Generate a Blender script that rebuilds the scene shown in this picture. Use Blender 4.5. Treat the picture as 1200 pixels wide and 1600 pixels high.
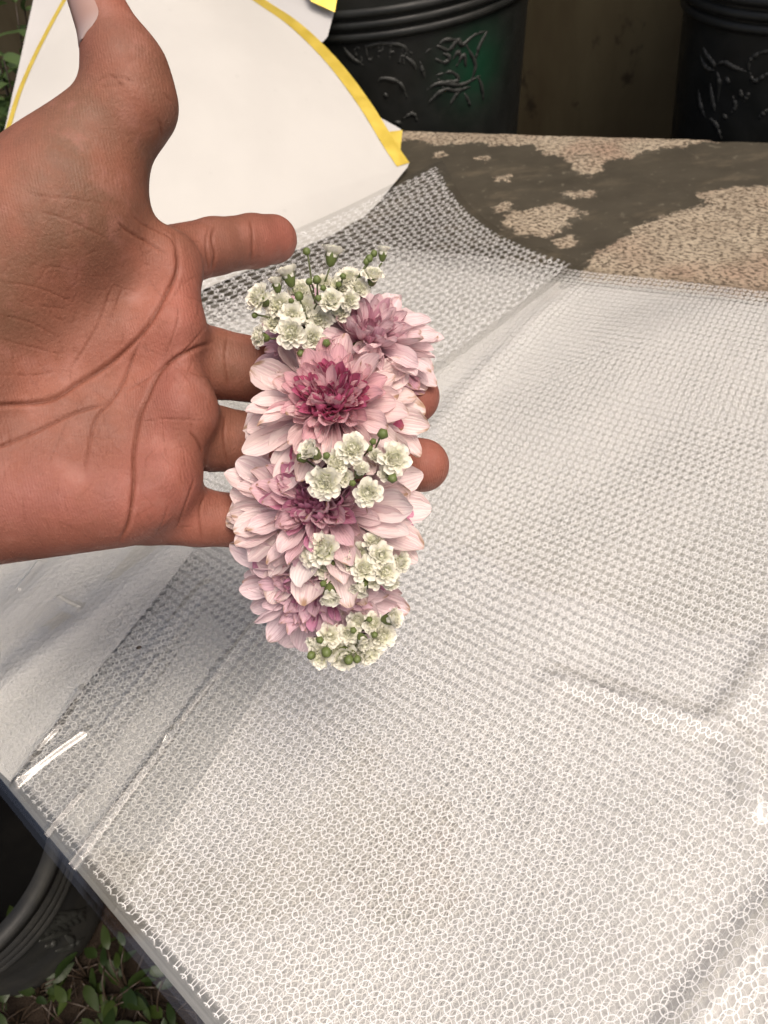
import bpy, math, random
import numpy as np
from mathutils import Matrix, Vector
random.seed(7); RNG = np.random.default_rng(11)
scene = bpy.context.scene
for o in list(bpy.data.objects): bpy.data.objects.remove(o)
COL = scene.collection

# ------------------------------------------------------------ camera
F = 1156.0; PITCH = math.radians(47); ROLL = math.radians(10); HC = 0.35
_f = np.array([0, math.cos(PITCH), -math.sin(PITCH)])
_r0 = np.array([1.0, 0, 0]); _u0 = np.cross(_r0, _f)
CR = math.cos(ROLL)*_r0 - math.sin(ROLL)*_u0
CU = math.sin(ROLL)*_r0 + math.cos(ROLL)*_u0
CF = _f; CC = np.array([0, 0, HC])
CM = np.stack([CR, CU, -CF], 1)                     # camera frame -> world
cam = bpy.data.cameras.new('camera'); camo = bpy.data.objects.new('camera', cam); COL.objects.link(camo)
camo.matrix_world = Matrix([[*CM[i], CC[i]] for i in range(3)] + [[0, 0, 0, 1]])
cam.sensor_fit = 'VERTICAL'; cam.sensor_height = 24; cam.lens = 24*F/1600
cam.clip_start = 0.01; cam.clip_end = 200
cam.dof.use_dof = True; cam.dof.focus_distance = 0.225; cam.dof.aperture_fstop = 20.0
scene.camera = camo
# ------------------------------------------------------------ world, sun, exposure
SUN_EL, SUN_AZ = math.radians(63), math.radians(147)   # azimuth from +Y towards +X
w = bpy.data.worlds.new('World'); scene.world = w; w.use_nodes = True
nt = w.node_tree; bg = nt.nodes['Background']
sky = nt.nodes.new('ShaderNodeTexSky'); sky.sky_type = 'NISHITA'; sky.sun_disc = False
sky.sun_elevation = SUN_EL; sky.sun_rotation = SUN_AZ
sky.air_density = 0.8; sky.dust_density = 10.0; sky.ozone_density = 0.6
nt.links.new(sky.outputs[0], bg.inputs[0]); bg.inputs[1].default_value = 0.15
sl = bpy.data.lights.new('sun', 'SUN'); sl.energy = 1.1; sl.angle = math.radians(24); sl.color = (1, .95, .87)
so = bpy.data.objects.new('sun', sl); COL.objects.link(so)
sd = Vector((math.sin(SUN_AZ)*math.cos(SUN_EL), math.cos(SUN_AZ)*math.cos(SUN_EL), math.sin(SUN_EL)))
so.rotation_euler = sd.to_track_quat('Z', 'Y').to_euler(); so.location = (0.3, 1, 3)
vs = scene.view_settings; vs.view_transform = 'Standard'; vs.look = 'None'; vs.exposure = 0.10; vs.gamma = 1
scene.cycles.transparent_max_bounces = 24; scene.cycles.max_bounces = 6; scene.cycles.diffuse_bounces = 3; scene.cycles.glossy_bounces = 3

# ------------------------------------------------------------ helpers
def ray(x, y): return CF + (x-600)/F*CR - (y-800)/F*CU
def onz(x, y, z=0.0):
    d = ray(x, y); return CC + (z-HC)/d[2]*d
def atd(x, y, D): return CC + D*ray(x, y)
def c2w(p): return np.asarray(p) @ CM.T + CC
def cpt(x, y, D): return np.array([(x-600)/F*D, -(y-800)/F*D, -D])
WM = {}
def place(o, W, parent):
    W = Matrix(W) if not isinstance(W, Matrix) else W
    WM[o.name] = W
    if parent is not None:
        o.parent = parent; o.matrix_basis = WM[parent.name].inverted() @ W
    else: o.matrix_basis = W
    COL.objects.link(o); return o
def tag(o, label=None, cat=None, group=None, kind=None):
    for k, v in (('label', label), ('category', cat), ('group', group), ('kind', kind)):
        if v: o[k] = v
    return o
def empty(name, loc, parent=None):
    o = bpy.data.objects.new(name, None); o.empty_display_size = .02
    return place(o, Matrix.Translation(Vector(loc)), parent)
def mesh(name, V, Fc, mat=None, smooth=True, uv=None, mats=None, midx=None, cols=None):
    me = bpy.data.meshes.new(name)
    me.from_pydata([tuple(map(float, v)) for v in V], [], [tuple(map(int, f)) for f in Fc])
    if smooth: me.shade_smooth()
    if uv is not None:
        l = me.uv_layers.new(name='UVMap'); idx = np.zeros(len(me.loops), np.int32)
        me.loops.foreach_get('vertex_index', idx)
        l.data.foreach_set('uv', np.asarray(uv, np.float32)[idx].ravel())
    for m in (mats or ([mat] if mat else [])): me.materials.append(m)
    if midx is not None: me.polygons.foreach_set('material_index', np.asarray(midx, np.int32))
    if cols:
        for k, a in cols.items():
            a = np.asarray(a, np.float32)
            if a.ndim == 1:
                at = me.attributes.new(k, 'FLOAT', 'POINT'); at.data.foreach_set('value', a)
            else:
                at = me.attributes.new(k, 'FLOAT_COLOR', 'POINT')
                at.data.foreach_set('color', np.c_[a, np.ones(len(a))].astype(np.float32).ravel())
    me.update(); return me
def obj(name, V, Fc, mat, parent=None, origin=None, **kw):
    V = np.asarray(V, float)
    if origin is None:
        origin = V.mean(0); origin[2] = V[:, 2].min()
    o = bpy.data.objects.new(name, mesh(name, V-origin, Fc, mat, **kw))
    return place(o, Matrix.Translation(Vector(origin)), parent)
def grid_faces(nu, nv, off=0, wrap=False):
    out = []
    for i in range(nu-1):
        for j in range(nv if wrap else nv-1):
            j2 = (j+1) % nv
            out.append((off+i*nv+j, off+(i+1)*nv+j, off+(i+1)*nv+j2, off+i*nv+j2))
    return out
def tube(P, r, n=6, closed=False):
    P = np.asarray(P, float); m = len(P); r = np.broadcast_to(r, (m,))
    T = np.gradient(P, axis=0); T /= np.linalg.norm(T, axis=1)[:, None]+1e-12
    a = np.array([0, 0, 1.0]) if abs(T[0, 2]) < .8 else np.array([1.0, 0, 0])
    V = []
    for i in range(m):
        b = np.cross(T[i], a); b /= np.linalg.norm(b)+1e-12; c = np.cross(b, T[i]); a = c
        for k in range(n):
            th = 2*math.pi*k/n; V.append(P[i]+r[i]*(math.cos(th)*b+math.sin(th)*c))
    Fc = grid_faces(m, n, 0, True)
    Fc += [tuple(range(n)), tuple(reversed(range((m-1)*n, m*n)))]
    return np.array(V), [tuple(reversed(f)) for f in Fc]
class MB:
    def __init__(s): s.V = []; s.F = []; s.n = 0; s.m = []; s.uv = []
    def add(s, V, Fc, m=0, uv=None):
        s.V.append(np.asarray(V, float)); s.F += [tuple(i+s.n for i in f) for f in Fc]
        s.m += [m]*len(Fc); s.n += len(V); s.uv.append(np.zeros((len(V), 2)) if uv is None else uv); return s
    def get(s): return np.concatenate(s.V), s.F
def bez(P, n):                                    # Catmull-Rom through points
    P = np.asarray(P, float); P = np.vstack([2*P[0]-P[1], P, 2*P[-1]-P[-2]]); out = []
    m = len(P)-3
    for q in np.linspace(0, m, n):
        i = min(int(q), m-1); t = q-i; a, b, c, d = P[i:i+4]
        out.append(.5*((2*b)+(-a+c)*t+(2*a-5*b+4*c-d)*t*t+(-a+3*b-3*c+d)*t**3))
    return np.array(out)
def vnoise(x, y, seed=0):                         # smooth value noise for geometry
    g = np.random.default_rng(seed).random((256, 256)); xi = np.floor(x).astype(int); yi = np.floor(y).astype(int)
    fx = x-xi; fy = y-yi; fx = fx*fx*(3-2*fx); fy = fy*fy*(3-2*fy)
    G = lambda a, b: g[a % 256, b % 256]
    return (G(xi, yi)*(1-fx)+G(xi+1, yi)*fx)*(1-fy)+(G(xi, yi+1)*(1-fx)+G(xi+1, yi+1)*fx)*fy-.5

# ------------------------------------------------------------ node helpers
class NT:
    def __init__(s, name):
        s.mat = bpy.data.materials.new(name); s.mat.use_nodes = True
        s.t = s.mat.node_tree; s.t.nodes.clear(); s.out = s.t.nodes.new('ShaderNodeOutputMaterial')
    def n(s, typ, _ins=None, **kw):
        nd = s.t.nodes.new('ShaderNode'+typ)
        for k, v in kw.items(): setattr(nd, k, v)
        for k, v in (_ins or {}).items(): s.set(nd.inputs[k], v)
        return nd
    def set(s, sock, v):
        if isinstance(v, bpy.types.NodeSocket): s.t.links.new(v, sock)
        elif isinstance(v, bpy.types.Node): s.t.links.new(v.outputs[0], sock)
        else:
            if sock.type == 'RGBA' and not isinstance(v, (int, float)) and len(v) == 3: v = (*v, 1)
            sock.default_value = v
    def math(s, op, a, b=None, c=None, clamp=False):
        nd = s.n('Math', operation=op, use_clamp=clamp); s.set(nd.inputs[0], a)
        if b is not None: s.set(nd.inputs[1], b)
        if c is not None: s.set(nd.inputs[2], c)
        return nd.outputs[0]
    def ramp(s, v, lo, hi, a=0.0, b=1.0, smooth=True):
        nd = s.n('MapRange', interpolation_type='SMOOTHSTEP' if smooth else 'LINEAR')
        for i, x in enumerate((v, lo, hi, a, b)): s.set(nd.inputs[i], x)
        return nd.outputs[0]
    def mix(s, f, a, b):
        nd = s.n('Mix', data_type='RGBA'); s.set(nd.inputs[0], f); s.set(nd.inputs[6], a); s.set(nd.inputs[7], b); return nd.outputs[2]
    def noise(s, vec, scale, detail=3, rough=.55, dist=0):
        nd = s.n('TexNoise'); s.set(nd.inputs['Vector'], vec)
        for k, v in (('Scale', scale), ('Detail', detail), ('Roughness', rough), ('Distortion', dist)): nd.inputs[k].default_value = v
        return nd.outputs[0]
    def vor(s, vec, scale, feature='F1', rnd=1.0):
        nd = s.n('TexVoronoi', feature=feature); s.set(nd.inputs['Vector'], vec); nd.inputs['Scale'].default_value = scale
        nd.inputs['Randomness'].default_value = rnd; return nd.outputs[0]
    def map(s, vec, scale=(1, 1, 1), rot=(0, 0, 0), loc=(0, 0, 0)):
        nd = s.n('Mapping'); s.set(nd.inputs[0], vec); nd.inputs[1].default_value = loc; nd.inputs[2].default_value = rot; nd.inputs[3].default_value = scale; return nd.outputs[0]
    def obj(s): return s.n('TexCoord').outputs['Object']
    def geo(s): return s.n('NewGeometry').outputs['Position']
    def uv(s): return s.n('UVMap', uv_map='UVMap').outputs[0]
    def attr(s, name, out='Fac'): return s.n('Attribute', attribute_name=name).outputs[out]
    def bump(s, h, strength=.3, dist=.001, normal=None):
        nd = s.n('Bump'); nd.inputs['Strength'].default_value = strength; nd.inputs['Distance'].default_value = dist
        s.set(nd.inputs['Height'], h)
        if normal is not None: s.set(nd.inputs['Normal'], normal)
        return nd.outputs[0]
    def bsdf(s, col, rough=.6, spec=.5, normal=None, metal=0.0, **kw):
        nd = s.n('BsdfPrincipled'); s.set(nd.inputs['Base Color'], col); s.set(nd.inputs['Roughness'], rough)
        s.set(nd.inputs['Specular IOR Level'], spec); nd.inputs['Metallic'].default_value = metal
        if normal is not None: s.set(nd.inputs['Normal'], normal)
        for k, v in kw.items(): s.set(nd.inputs[k.replace('_', ' ')], v)
        return nd.outputs[0]
    def mixsh(s, f, a, b):
        nd = s.n('MixShader'); s.set(nd.inputs[0], f); s.set(nd.inputs[1], a); s.set(nd.inputs[2], b); return nd.outputs[0]
    def done(s, sh): s.set(s.out.inputs[0], sh); return s.mat

# ------------------------------------------------------------ materials
def lace_mask(m, spacing, hw, seedoff=(0, 0), rad=.66, wob=.45):
    uv = m.uv(); sc = m.map(uv, (1.12/spacing, .80/spacing, 1), loc=(seedoff[0], seedoff[1], 0))
    nz = m.n('TexNoise'); m.set(nz.inputs['Vector'], sc); nz.inputs['Scale'].default_value = .55; nz.inputs['Detail'].default_value = 1
    off = m.n('VectorMath', operation='MULTIPLY_ADD'); m.set(off.inputs[0], nz.outputs[1]); off.inputs[1].default_value = (wob, wob, 0); m.set(off.inputs[2], sc)
    sep = m.n('SeparateXYZ'); m.set(sep.inputs[0], off.outputs[0]); x, y = sep.outputs[0], sep.outputs[1]
    best = None
    for ox, oy in ((0, 0), (1, 0), (.5, .866), (1.5, .866)):
        dx = m.math('WRAP', m.math('SUBTRACT', x, ox), 1.0, -1.0)
        dy = m.math('WRAP', m.math('SUBTRACT', y, oy), .866, -.866)
        d = m.math('SQRT', m.math('ADD', m.math('MULTIPLY', dx, dx), m.math('MULTIPLY', dy, dy)))
        r = m.math('ABSOLUTE', m.math('SUBTRACT', d, rad))
        best = r if best is None else m.math('MINIMUM', best, r)
    return m.ramp(best, hw-.025, hw+.025, 1, 0)
SPACE = 0.0060
def lace_film(name, seedoff, hw=.033, tint=(.82, .815, .80), border=.009, gloss=1.8, space=SPACE, rad=.66, wob=.45):
    m = NT(name); lace = lace_mask(m, space, hw, seedoff, rad, wob)
    # the print stops short of the clear film border; 'edge' is metres to the sheet's edge
    e = m.attr('edge'); nz = m.noise(m.uv(), 330, 1)
    ins = m.ramp(m.math('ADD', e, m.math('MULTIPLY', nz, .004)), border+.0015, border+.0025)
    lace = m.math('MULTIPLY', lace, ins)
    bmp = m.bump(m.noise(m.map(m.uv(), (1, .35, 1)), 45, 3), .16, .0012)
    film = m.mixsh(m.math('MULTIPLY', m.n('Fresnel', {'IOR': 1.45, 'Normal': bmp}).outputs[0], gloss),
                   m.n('BsdfTransparent', {'Color': (.975, .975, .97)}).outputs[0],
                   m.n('BsdfGlossy', {'Color': (1, 1, 1), 'Roughness': .07, 'Normal': bmp}).outputs[0])
    ink = m.mixsh(.25, m.bsdf(tint, .35, .5, bmp), m.n('BsdfTranslucent', {'Color': tint}).outputs[0])
    return m.done(m.mixsh(lace, film, ink))
def clear_film():
    m = NT('clear_film'); bmp = m.bump(m.noise(m.map(m.uv(), (1, .25, 1)), 30, 3), .2, .001)
    return m.done(m.mixsh(m.math('MULTIPLY', m.n('Fresnel', {'IOR': 1.45, 'Normal': bmp}).outputs[0], 1.8),
                  m.n('BsdfTransparent', {'Color': (.95, .95, .94)}).outputs[0],
                  m.n('BsdfGlossy', {'Color': (1, 1, 1), 'Roughness': .06, 'Normal': bmp}).outputs[0]))
def stack_mat():
    m = NT('film_stack'); a = lace_mask(m, SPACE, .085, (3.3, 1.7))
    big = m.noise(m.map(m.uv(), (5, 2, 1)), 1.6, 2); e = m.attr('edge')
    base = m.mix(m.ramp(big, .35, .65), (.46, .455, .44), (.62, .615, .60))
    c = m.mix(m.math('MULTIPLY', a, .55), base, (.76, .755, .735))
    ln = m.noise(m.n('CombineXYZ', {'X': m.math('MULTIPLY', e, 900)}).outputs[0], 1, 2)
    rim = m.mix(ln, (.10, .10, .09), (.34, .34, .32))
    c = m.mix(m.ramp(e, .006, .009), rim, c)
    return m.done(m.bsdf(c, .3, .5))
def paper_mat(name, col):
    m = NT(name); p = m.obj(); n1 = m.noise(p, 900, 3); n2 = m.noise(p, 14, 3)
    c = m.mix(m.ramp(n2, .3, .7), tuple(x*.95 for x in col), col)
    sp = m.ramp(m.vor(p, 30), .05, .09); c = m.mix(sp, tuple(x*.93 for x in col), c)
    s = m.bsdf(c, .55, .35, m.bump(n1, .12, .0005, m.bump(n2, .25, .004)))
    return m.done(m.mixsh(.18, s, m.n('BsdfTranslucent', {'Color': col}).outputs[0]))
def gold_mat():
    m = NT('gold_foil'); p = m.obj(); n = m.noise(p, 60, 3)
    c = m.mix(n, (.62, .45, .05), (.78, .60, .12))
    return m.done(m.bsdf(c, m.ramp(n, .3, .7, .28, .45), .5, m.bump(n, .3, .002), metal=.4))
def ledge_mat():
    m = NT('patchy_ledge'); p = m.geo(); st = m.attr('dark_patch')
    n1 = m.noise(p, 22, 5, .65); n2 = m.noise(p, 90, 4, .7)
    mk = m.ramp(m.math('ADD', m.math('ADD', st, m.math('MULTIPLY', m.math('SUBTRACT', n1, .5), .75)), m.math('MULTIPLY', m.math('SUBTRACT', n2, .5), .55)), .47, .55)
    # pale patches with worm-like pits
    wp = m.map(p, (1, 1, 1), rot=(0, 0, .55)); wp2 = m.map(wp, (230, 480, 300))
    pit = m.ramp(m.noise(wp2, 1.0, 2, .5, .6), .515, .55)
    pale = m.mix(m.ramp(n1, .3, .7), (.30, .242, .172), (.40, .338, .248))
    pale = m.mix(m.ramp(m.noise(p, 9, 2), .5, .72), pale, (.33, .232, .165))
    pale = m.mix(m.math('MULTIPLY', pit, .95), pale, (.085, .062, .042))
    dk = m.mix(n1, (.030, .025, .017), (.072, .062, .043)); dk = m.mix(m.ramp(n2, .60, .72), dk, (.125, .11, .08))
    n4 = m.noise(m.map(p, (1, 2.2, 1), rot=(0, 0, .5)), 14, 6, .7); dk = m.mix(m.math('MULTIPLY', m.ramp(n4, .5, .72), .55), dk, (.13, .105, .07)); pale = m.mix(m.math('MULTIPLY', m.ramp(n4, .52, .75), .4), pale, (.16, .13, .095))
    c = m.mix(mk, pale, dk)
    h = m.math('SUBTRACT', m.math('SUBTRACT', m.math('MULTIPLY', n2, .35), m.math('MULTIPLY', pit, m.math('SUBTRACT', 1, mk))), m.math('MULTIPLY', mk, 1.2))
    return m.done(m.bsdf(c, m.math('MULTIPLY_ADD', mk, -.25, .85), .4, m.bump(h, .7, .0012)))
def wall_mat():
    m = NT('stained_wall'); p = m.geo(); n = m.noise(m.map(p, (1, 1, .35)), 5, 5, .6); sp = m.noise(m.map(p, (1, 1, .7)), 26, 3)
    c = m.mix(m.ramp(n, .35, .65), (.060, .045, .024), (.095, .080, .046)); c = m.mix(m.ramp(sp, .62, .74), c, (.030, .022, .013))  # dark olive base also holds the deep shade on the wall
    return m.done(m.bsdf(c, .85, .2, m.bump(n, .3, .004)))
def pot_mat(name, green=0.0, col=(.012, .013, .012), r0=.36, r1=.55, spec=.28, dusty=.18):
    m = NT(name); p = m.obj(); n = m.noise(p, 40, 4)
    c = m.mix(n, tuple(x*.7 for x in col), tuple(x*1.5 for x in col))
    if green: c = m.mix(m.math('MULTIPLY', m.attr('green'), green), c, (.004, .085, .036))  # green sheen painted into the plastic's colour around one spot
    dust = m.ramp(m.noise(p, 15, 5, .7), .45, .72, 0, dusty); c = m.mix(dust, c, (.045, .043, .036))
    return m.done(m.bsdf(c, m.ramp(n, .3, .7, r0, r1), spec, m.bump(n, .25, .002)))
def soil_mat():
    m = NT('dark_soil'); p = m.geo(); n = m.noise(p, 25, 6, .7)
    return m.done(m.bsdf(m.mix(n, (.012, .009, .007), (.05, .036, .026)), .95, .1, m.bump(n, 1, .01)))
def leaf_mat(name, a, b):
    m = NT(name); oi = m.n('ObjectInfo').outputs['Random']; n = m.noise(m.obj(), 60, 3)
    c = m.mix(oi, a, b); c = m.mix(m.ramp(n, .5, .8), c, tuple(x*.6 for x in a))
    return m.done(m.mixsh(.25, m.bsdf(c, .45, .4), m.n('BsdfTranslucent', {'Color': b}).outputs[0]))
def petal_mat():
    m = NT('chrysanthemum_petal'); uv = m.uv(); sep = m.n('SeparateXYZ'); m.set(sep.inputs[0], uv); u, v = sep.outputs[0], sep.outputs[1]
    oi = m.n('ObjectInfo'); rnd = oi.outputs['Random']; col = oi.outputs['Color']
    sh = m.n('CombineXYZ'); m.set(sh.inputs[0], m.math('MULTIPLY', u, 1.5)); m.set(sh.inputs[1], m.math('MULTIPLY', v, 17)); m.set(sh.inputs[2], m.math('MULTIPLY', rnd, 30))
    vein = m.noise(sh.outputs[0], 1.0, 2); sh2 = m.n('CombineXYZ'); m.set(sh2.inputs[0], m.math('MULTIPLY', u, 3)); m.set(sh2.inputs[1], m.math('MULTIPLY', v, 3)); m.set(sh2.inputs[2], m.math('MULTIPLY', rnd, 55))
    blot = m.noise(sh2.outputs[0], 1.0, 3)
    root = m.mix(.6, col, (.56, .14, .28))
    c = m.mix(m.ramp(u, .05, .75), root, col)
    c = m.mix(m.math('MULTIPLY', m.ramp(vein, .45, .7), .42), c, m.mix(.6, c, (.42, .12, .22)))
    c = m.mix(m.math('MULTIPLY', m.ramp(blot, .55, .75), .25), c, (.72, .60, .54))
    wither = m.math('MULTIPLY', m.ramp(m.math('ADD', u, m.math('MULTIPLY', blot, .5)), 1.16, 1.30), m.ramp(rnd, .55, .62))
    c = m.mix(m.math('MULTIPLY', wither, .8), c, (.36, .20, .08))
    b = m.bump(vein, .6, .0008)
    s = m.bsdf(c, .65, .15, b)
    return m.done(m.mixsh(.26, s, m.n('BsdfTranslucent', {'Color': c}).outputs[0]))
def gyp_mat():
    m = NT('gypsophila_petal'); uv = m.uv(); sep = m.n('SeparateXYZ'); m.set(sep.inputs[0], uv)
    c = m.mix(m.ramp(sep.outputs[0], .0, .75), (.60, .64, .34), (.92, .90, .80))
    c = m.mix(m.math('MULTIPLY', m.ramp(m.noise(m.obj(), 900, 2), .55, .7), .35), c, (.62, .58, .40))
    return m.done(m.mixsh(.3, m.bsdf(c, .55, .3), m.n('BsdfTranslucent', {'Color': c}).outputs[0]))
def green_mat(name, a, b):
    m = NT(name); n = m.noise(m.obj(), 700, 2)
    return m.done(m.bsdf(m.mix(n, a, b), .45, .4))
def skin_mat():
    m = NT('skin'); p = m.obj(); col = m.attr('skin', 'Color'); cr = m.attr('crease')
    n1 = m.noise(p, 160, 4, .6); n2 = m.noise(p, 1100, 3, .6); n3 = m.noise(p, 45, 3)
    c = m.mix(m.ramp(n3, .35, .7), col, m.mix(.35, col, (.40, .13, .085)))
    c = m.mix(m.math('MULTIPLY', m.ramp(n1, .45, .7), .22), c, (.24, .085, .048))
    c = m.mix(m.math('MULTIPLY', m.ramp(n2, .5, .7), .12), c, (.40, .20, .14)); c = m.mix(m.math('MULTIPLY', m.ramp(m.noise(p, 380, 3, .65), .52, .66), .22), c, (.17, .055, .032))
    mo = m.noise(p, 95, 4, .65); c = m.mix(m.math('MULTIPLY', m.ramp(mo, .52, .72), .30), c, (.40, .19, .15)); c = m.mix(m.math('MULTIPLY', m.ramp(mo, .48, .30), .25), c, (.20, .07, .045))
    c = m.mix(m.math('MULTIPLY', cr, .9), c, (.125, .034, .016))
    # fine ridges of the palm print
    wv = m.n('TexWave'); m.set(wv.inputs[0], p); wv.inputs['Scale'].default_value = 420; wv.inputs['Distortion'].default_value = 9; wv.inputs['Detail'].default_value = 1; wv.inputs['Detail Scale'].default_value = .25
    h = m.math('ADD', m.math('MULTIPLY', n2, .6), m.math('MULTIPLY', wv.outputs[1], .10)); h = m.math('ADD', h, m.math('MULTIPLY', n1, 1.2))
    return m.done(m.bsdf(c, m.ramp(n1, .3, .7, .52, .68), .32, m.bump(h, .42, .0008), Subsurface_Weight=.0, Subsurface_Radius=(.008, .003, .0015), Subsurface_Scale=.4))
def nail_mat():
    m = NT('nail'); sep = m.n('SeparateXYZ'); m.set(sep.inputs[0], m.uv())
    c = m.mix(m.ramp(sep.outputs[0], .0, .35), (.38, .29, .265), (.34, .215, .18))
    return m.done(m.bsdf(c, .28, .5))
M_LACE = [lace_film('lace_film_upper', (0, 0)), lace_film('lace_film_lower', (.37, .61), wob=.8), lace_film('lace_film_corner', (.8, .2), .027, (.88, .875, .86), .009, 1.8, .0082, .62, 1.1)]
M_CLEAR, M_STACK = clear_film(), stack_mat()
M_PAPER, M_PAPER2, M_TISSUE = paper_mat('ivory_paper', (.60, .585, .55)), paper_mat('white_paper_back', (.57, .56, .55)), paper_mat('white_tissue', (.78, .775, .755))
M_GOLD, M_LEDGE, M_WALL, M_SOIL = gold_mat(), ledge_mat(), wall_mat(), soil_mat()
M_INNER = pot_mat('shaded_pot_inside', 0, (.003, .003, .003), .8, .9, .05, .05); M_EMB = pot_mat('highlit_embossing', 0, (.030, .031, .028)); M_POT, M_POTG, M_POTD = pot_mat('black_plastic'), pot_mat('black_plastic_green_sheen', .5), pot_mat('dusty_black_plastic', 0, (.020, .0205, .020), .5, .7, .25, .8)  # pot inside blackened for its shade, embossing greyed for its highlights, in colour alone
M_LEAF = leaf_mat('weed_leaf', (.012, .026, .006), (.045, .068, .014)); M_LEAFD = leaf_mat('shrub_leaf', (.03, .06, .02), (.09, .14, .045))
M_TWIG = green_mat('twig', (.022, .015, .010), (.05, .034, .022))
M_PETAL, M_GYP = petal_mat(), gyp_mat()
M_CALYX = green_mat('calyx', (.075, .105, .028), (.16, .20, .065)); M_STEM = green_mat('sprig_stem', (.07, .085, .03), (.13, .15, .06))
M_SKIN, M_NAIL = skin_mat(), nail_mat()

# ------------------------------------------------------------ setting: ground, ledge, wall
GZ = -0.28
g = [-6, -6, 6, 6]
def sheet_grid(x0, x1, y0, y1, nx, ny, zf):
    xs = np.linspace(x0, x1, nx); ys = np.linspace(y0, y1, ny); X, Y = np.meshgrid(xs, ys, indexing='ij')
    return np.c_[X.ravel(), Y.ravel(), zf(X, Y).ravel()], grid_faces(nx, ny)
V, Fc = sheet_grid(-6, 6, -6, 6, 121, 121, lambda X, Y: GZ-.006+.012*vnoise(X*9, Y*9, 3))
tag(obj('ground', V, Fc, M_SOIL, origin=np.array([0, 0, GZ])), kind='structure')

bl, br = onz(620, 205), onz(1200, 222)
ED = (br-bl)/np.linalg.norm(br-bl); EN = np.array([ED[1], -ED[0], 0.0])     # along the back edge; towards the camera
def led(s, t, z=0.0): return bl+ED*s+EN*t+np.array([0, 0, z])
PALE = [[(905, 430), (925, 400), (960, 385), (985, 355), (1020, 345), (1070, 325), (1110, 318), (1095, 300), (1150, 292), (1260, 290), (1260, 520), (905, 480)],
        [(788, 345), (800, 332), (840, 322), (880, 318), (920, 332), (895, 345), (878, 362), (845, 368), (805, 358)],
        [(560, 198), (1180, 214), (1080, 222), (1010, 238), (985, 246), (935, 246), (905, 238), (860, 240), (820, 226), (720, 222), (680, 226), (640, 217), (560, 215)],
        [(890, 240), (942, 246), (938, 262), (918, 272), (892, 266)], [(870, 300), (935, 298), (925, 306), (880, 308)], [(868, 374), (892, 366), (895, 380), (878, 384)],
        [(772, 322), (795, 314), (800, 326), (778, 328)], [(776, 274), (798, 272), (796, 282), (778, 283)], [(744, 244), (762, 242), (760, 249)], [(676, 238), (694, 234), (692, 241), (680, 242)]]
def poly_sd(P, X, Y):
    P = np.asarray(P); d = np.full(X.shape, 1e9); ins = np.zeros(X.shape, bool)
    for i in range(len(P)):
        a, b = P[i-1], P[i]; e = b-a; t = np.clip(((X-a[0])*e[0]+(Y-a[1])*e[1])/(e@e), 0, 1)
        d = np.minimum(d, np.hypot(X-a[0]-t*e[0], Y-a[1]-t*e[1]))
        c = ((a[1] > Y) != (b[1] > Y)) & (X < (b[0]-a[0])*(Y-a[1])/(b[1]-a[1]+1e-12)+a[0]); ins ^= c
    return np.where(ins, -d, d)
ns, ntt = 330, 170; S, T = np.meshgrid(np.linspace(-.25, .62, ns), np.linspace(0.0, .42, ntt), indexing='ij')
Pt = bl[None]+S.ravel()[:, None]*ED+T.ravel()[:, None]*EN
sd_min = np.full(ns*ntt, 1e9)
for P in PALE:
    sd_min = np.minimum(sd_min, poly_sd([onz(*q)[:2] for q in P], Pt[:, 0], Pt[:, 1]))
dark_patch = np.clip(.5+sd_min/.05, 0, 1)  # tone turns dark away from the pale patches
lowered = np.where(dark_patch > .5, -.0012, 0)
Pt[:, 2] = lowered+.0012*vnoise(Pt[:, 0]*60, Pt[:, 1]*60, 5)
mb = MB(); mb.add(Pt, grid_faces(ns, ntt))
n0 = len(Pt)
def led_box(s0, s1, t0, t1, z0, z1):
    V = [led(s, t, z) for z in (z0, z1) for s, t in ((s0, t0), (s1, t0), (s1, t1), (s0, t1))]
    return V, [(0, 3, 2, 1), (4, 5, 6, 7), (0, 1, 5, 4), (1, 2, 6, 5), (2, 3, 7, 6), (3, 0, 4, 7)]
top_ = [led(-.40, .004)[:2], led(.75, .004)[:2], (.75, -.15), (.160, -.138), (-.430, .512)]
V = [(*q, -.055) for q in top_]+[(*q, -.004) for q in top_]
mb.add(V, [tuple(range(4, -1, -1)), tuple(range(5, 10))]+[(k, (k+1) % 5, 5+(k+1) % 5, 5+k) for k in range(5)])
V, Fc = mb.get()
tag(obj('ledge', V, Fc, M_LEDGE, cols={'dark_patch': np.r_[dark_patch, np.ones(10)*.9]}), kind='structure')
for s in (-.30, .60):                                                   # masonry feet of the bench
    V, Fc = led_box(s, s+.06, .06, .40, GZ-.01, -.055); tag(obj('ledge_support', V, Fc, M_WALL), kind='structure')
V, Fc = led_box(-2.2, 2.2, -.52, -.42, GZ-.02, 1.4)
tag(obj('wall', V, Fc, M_WALL, smooth=False), kind='structure')

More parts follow.
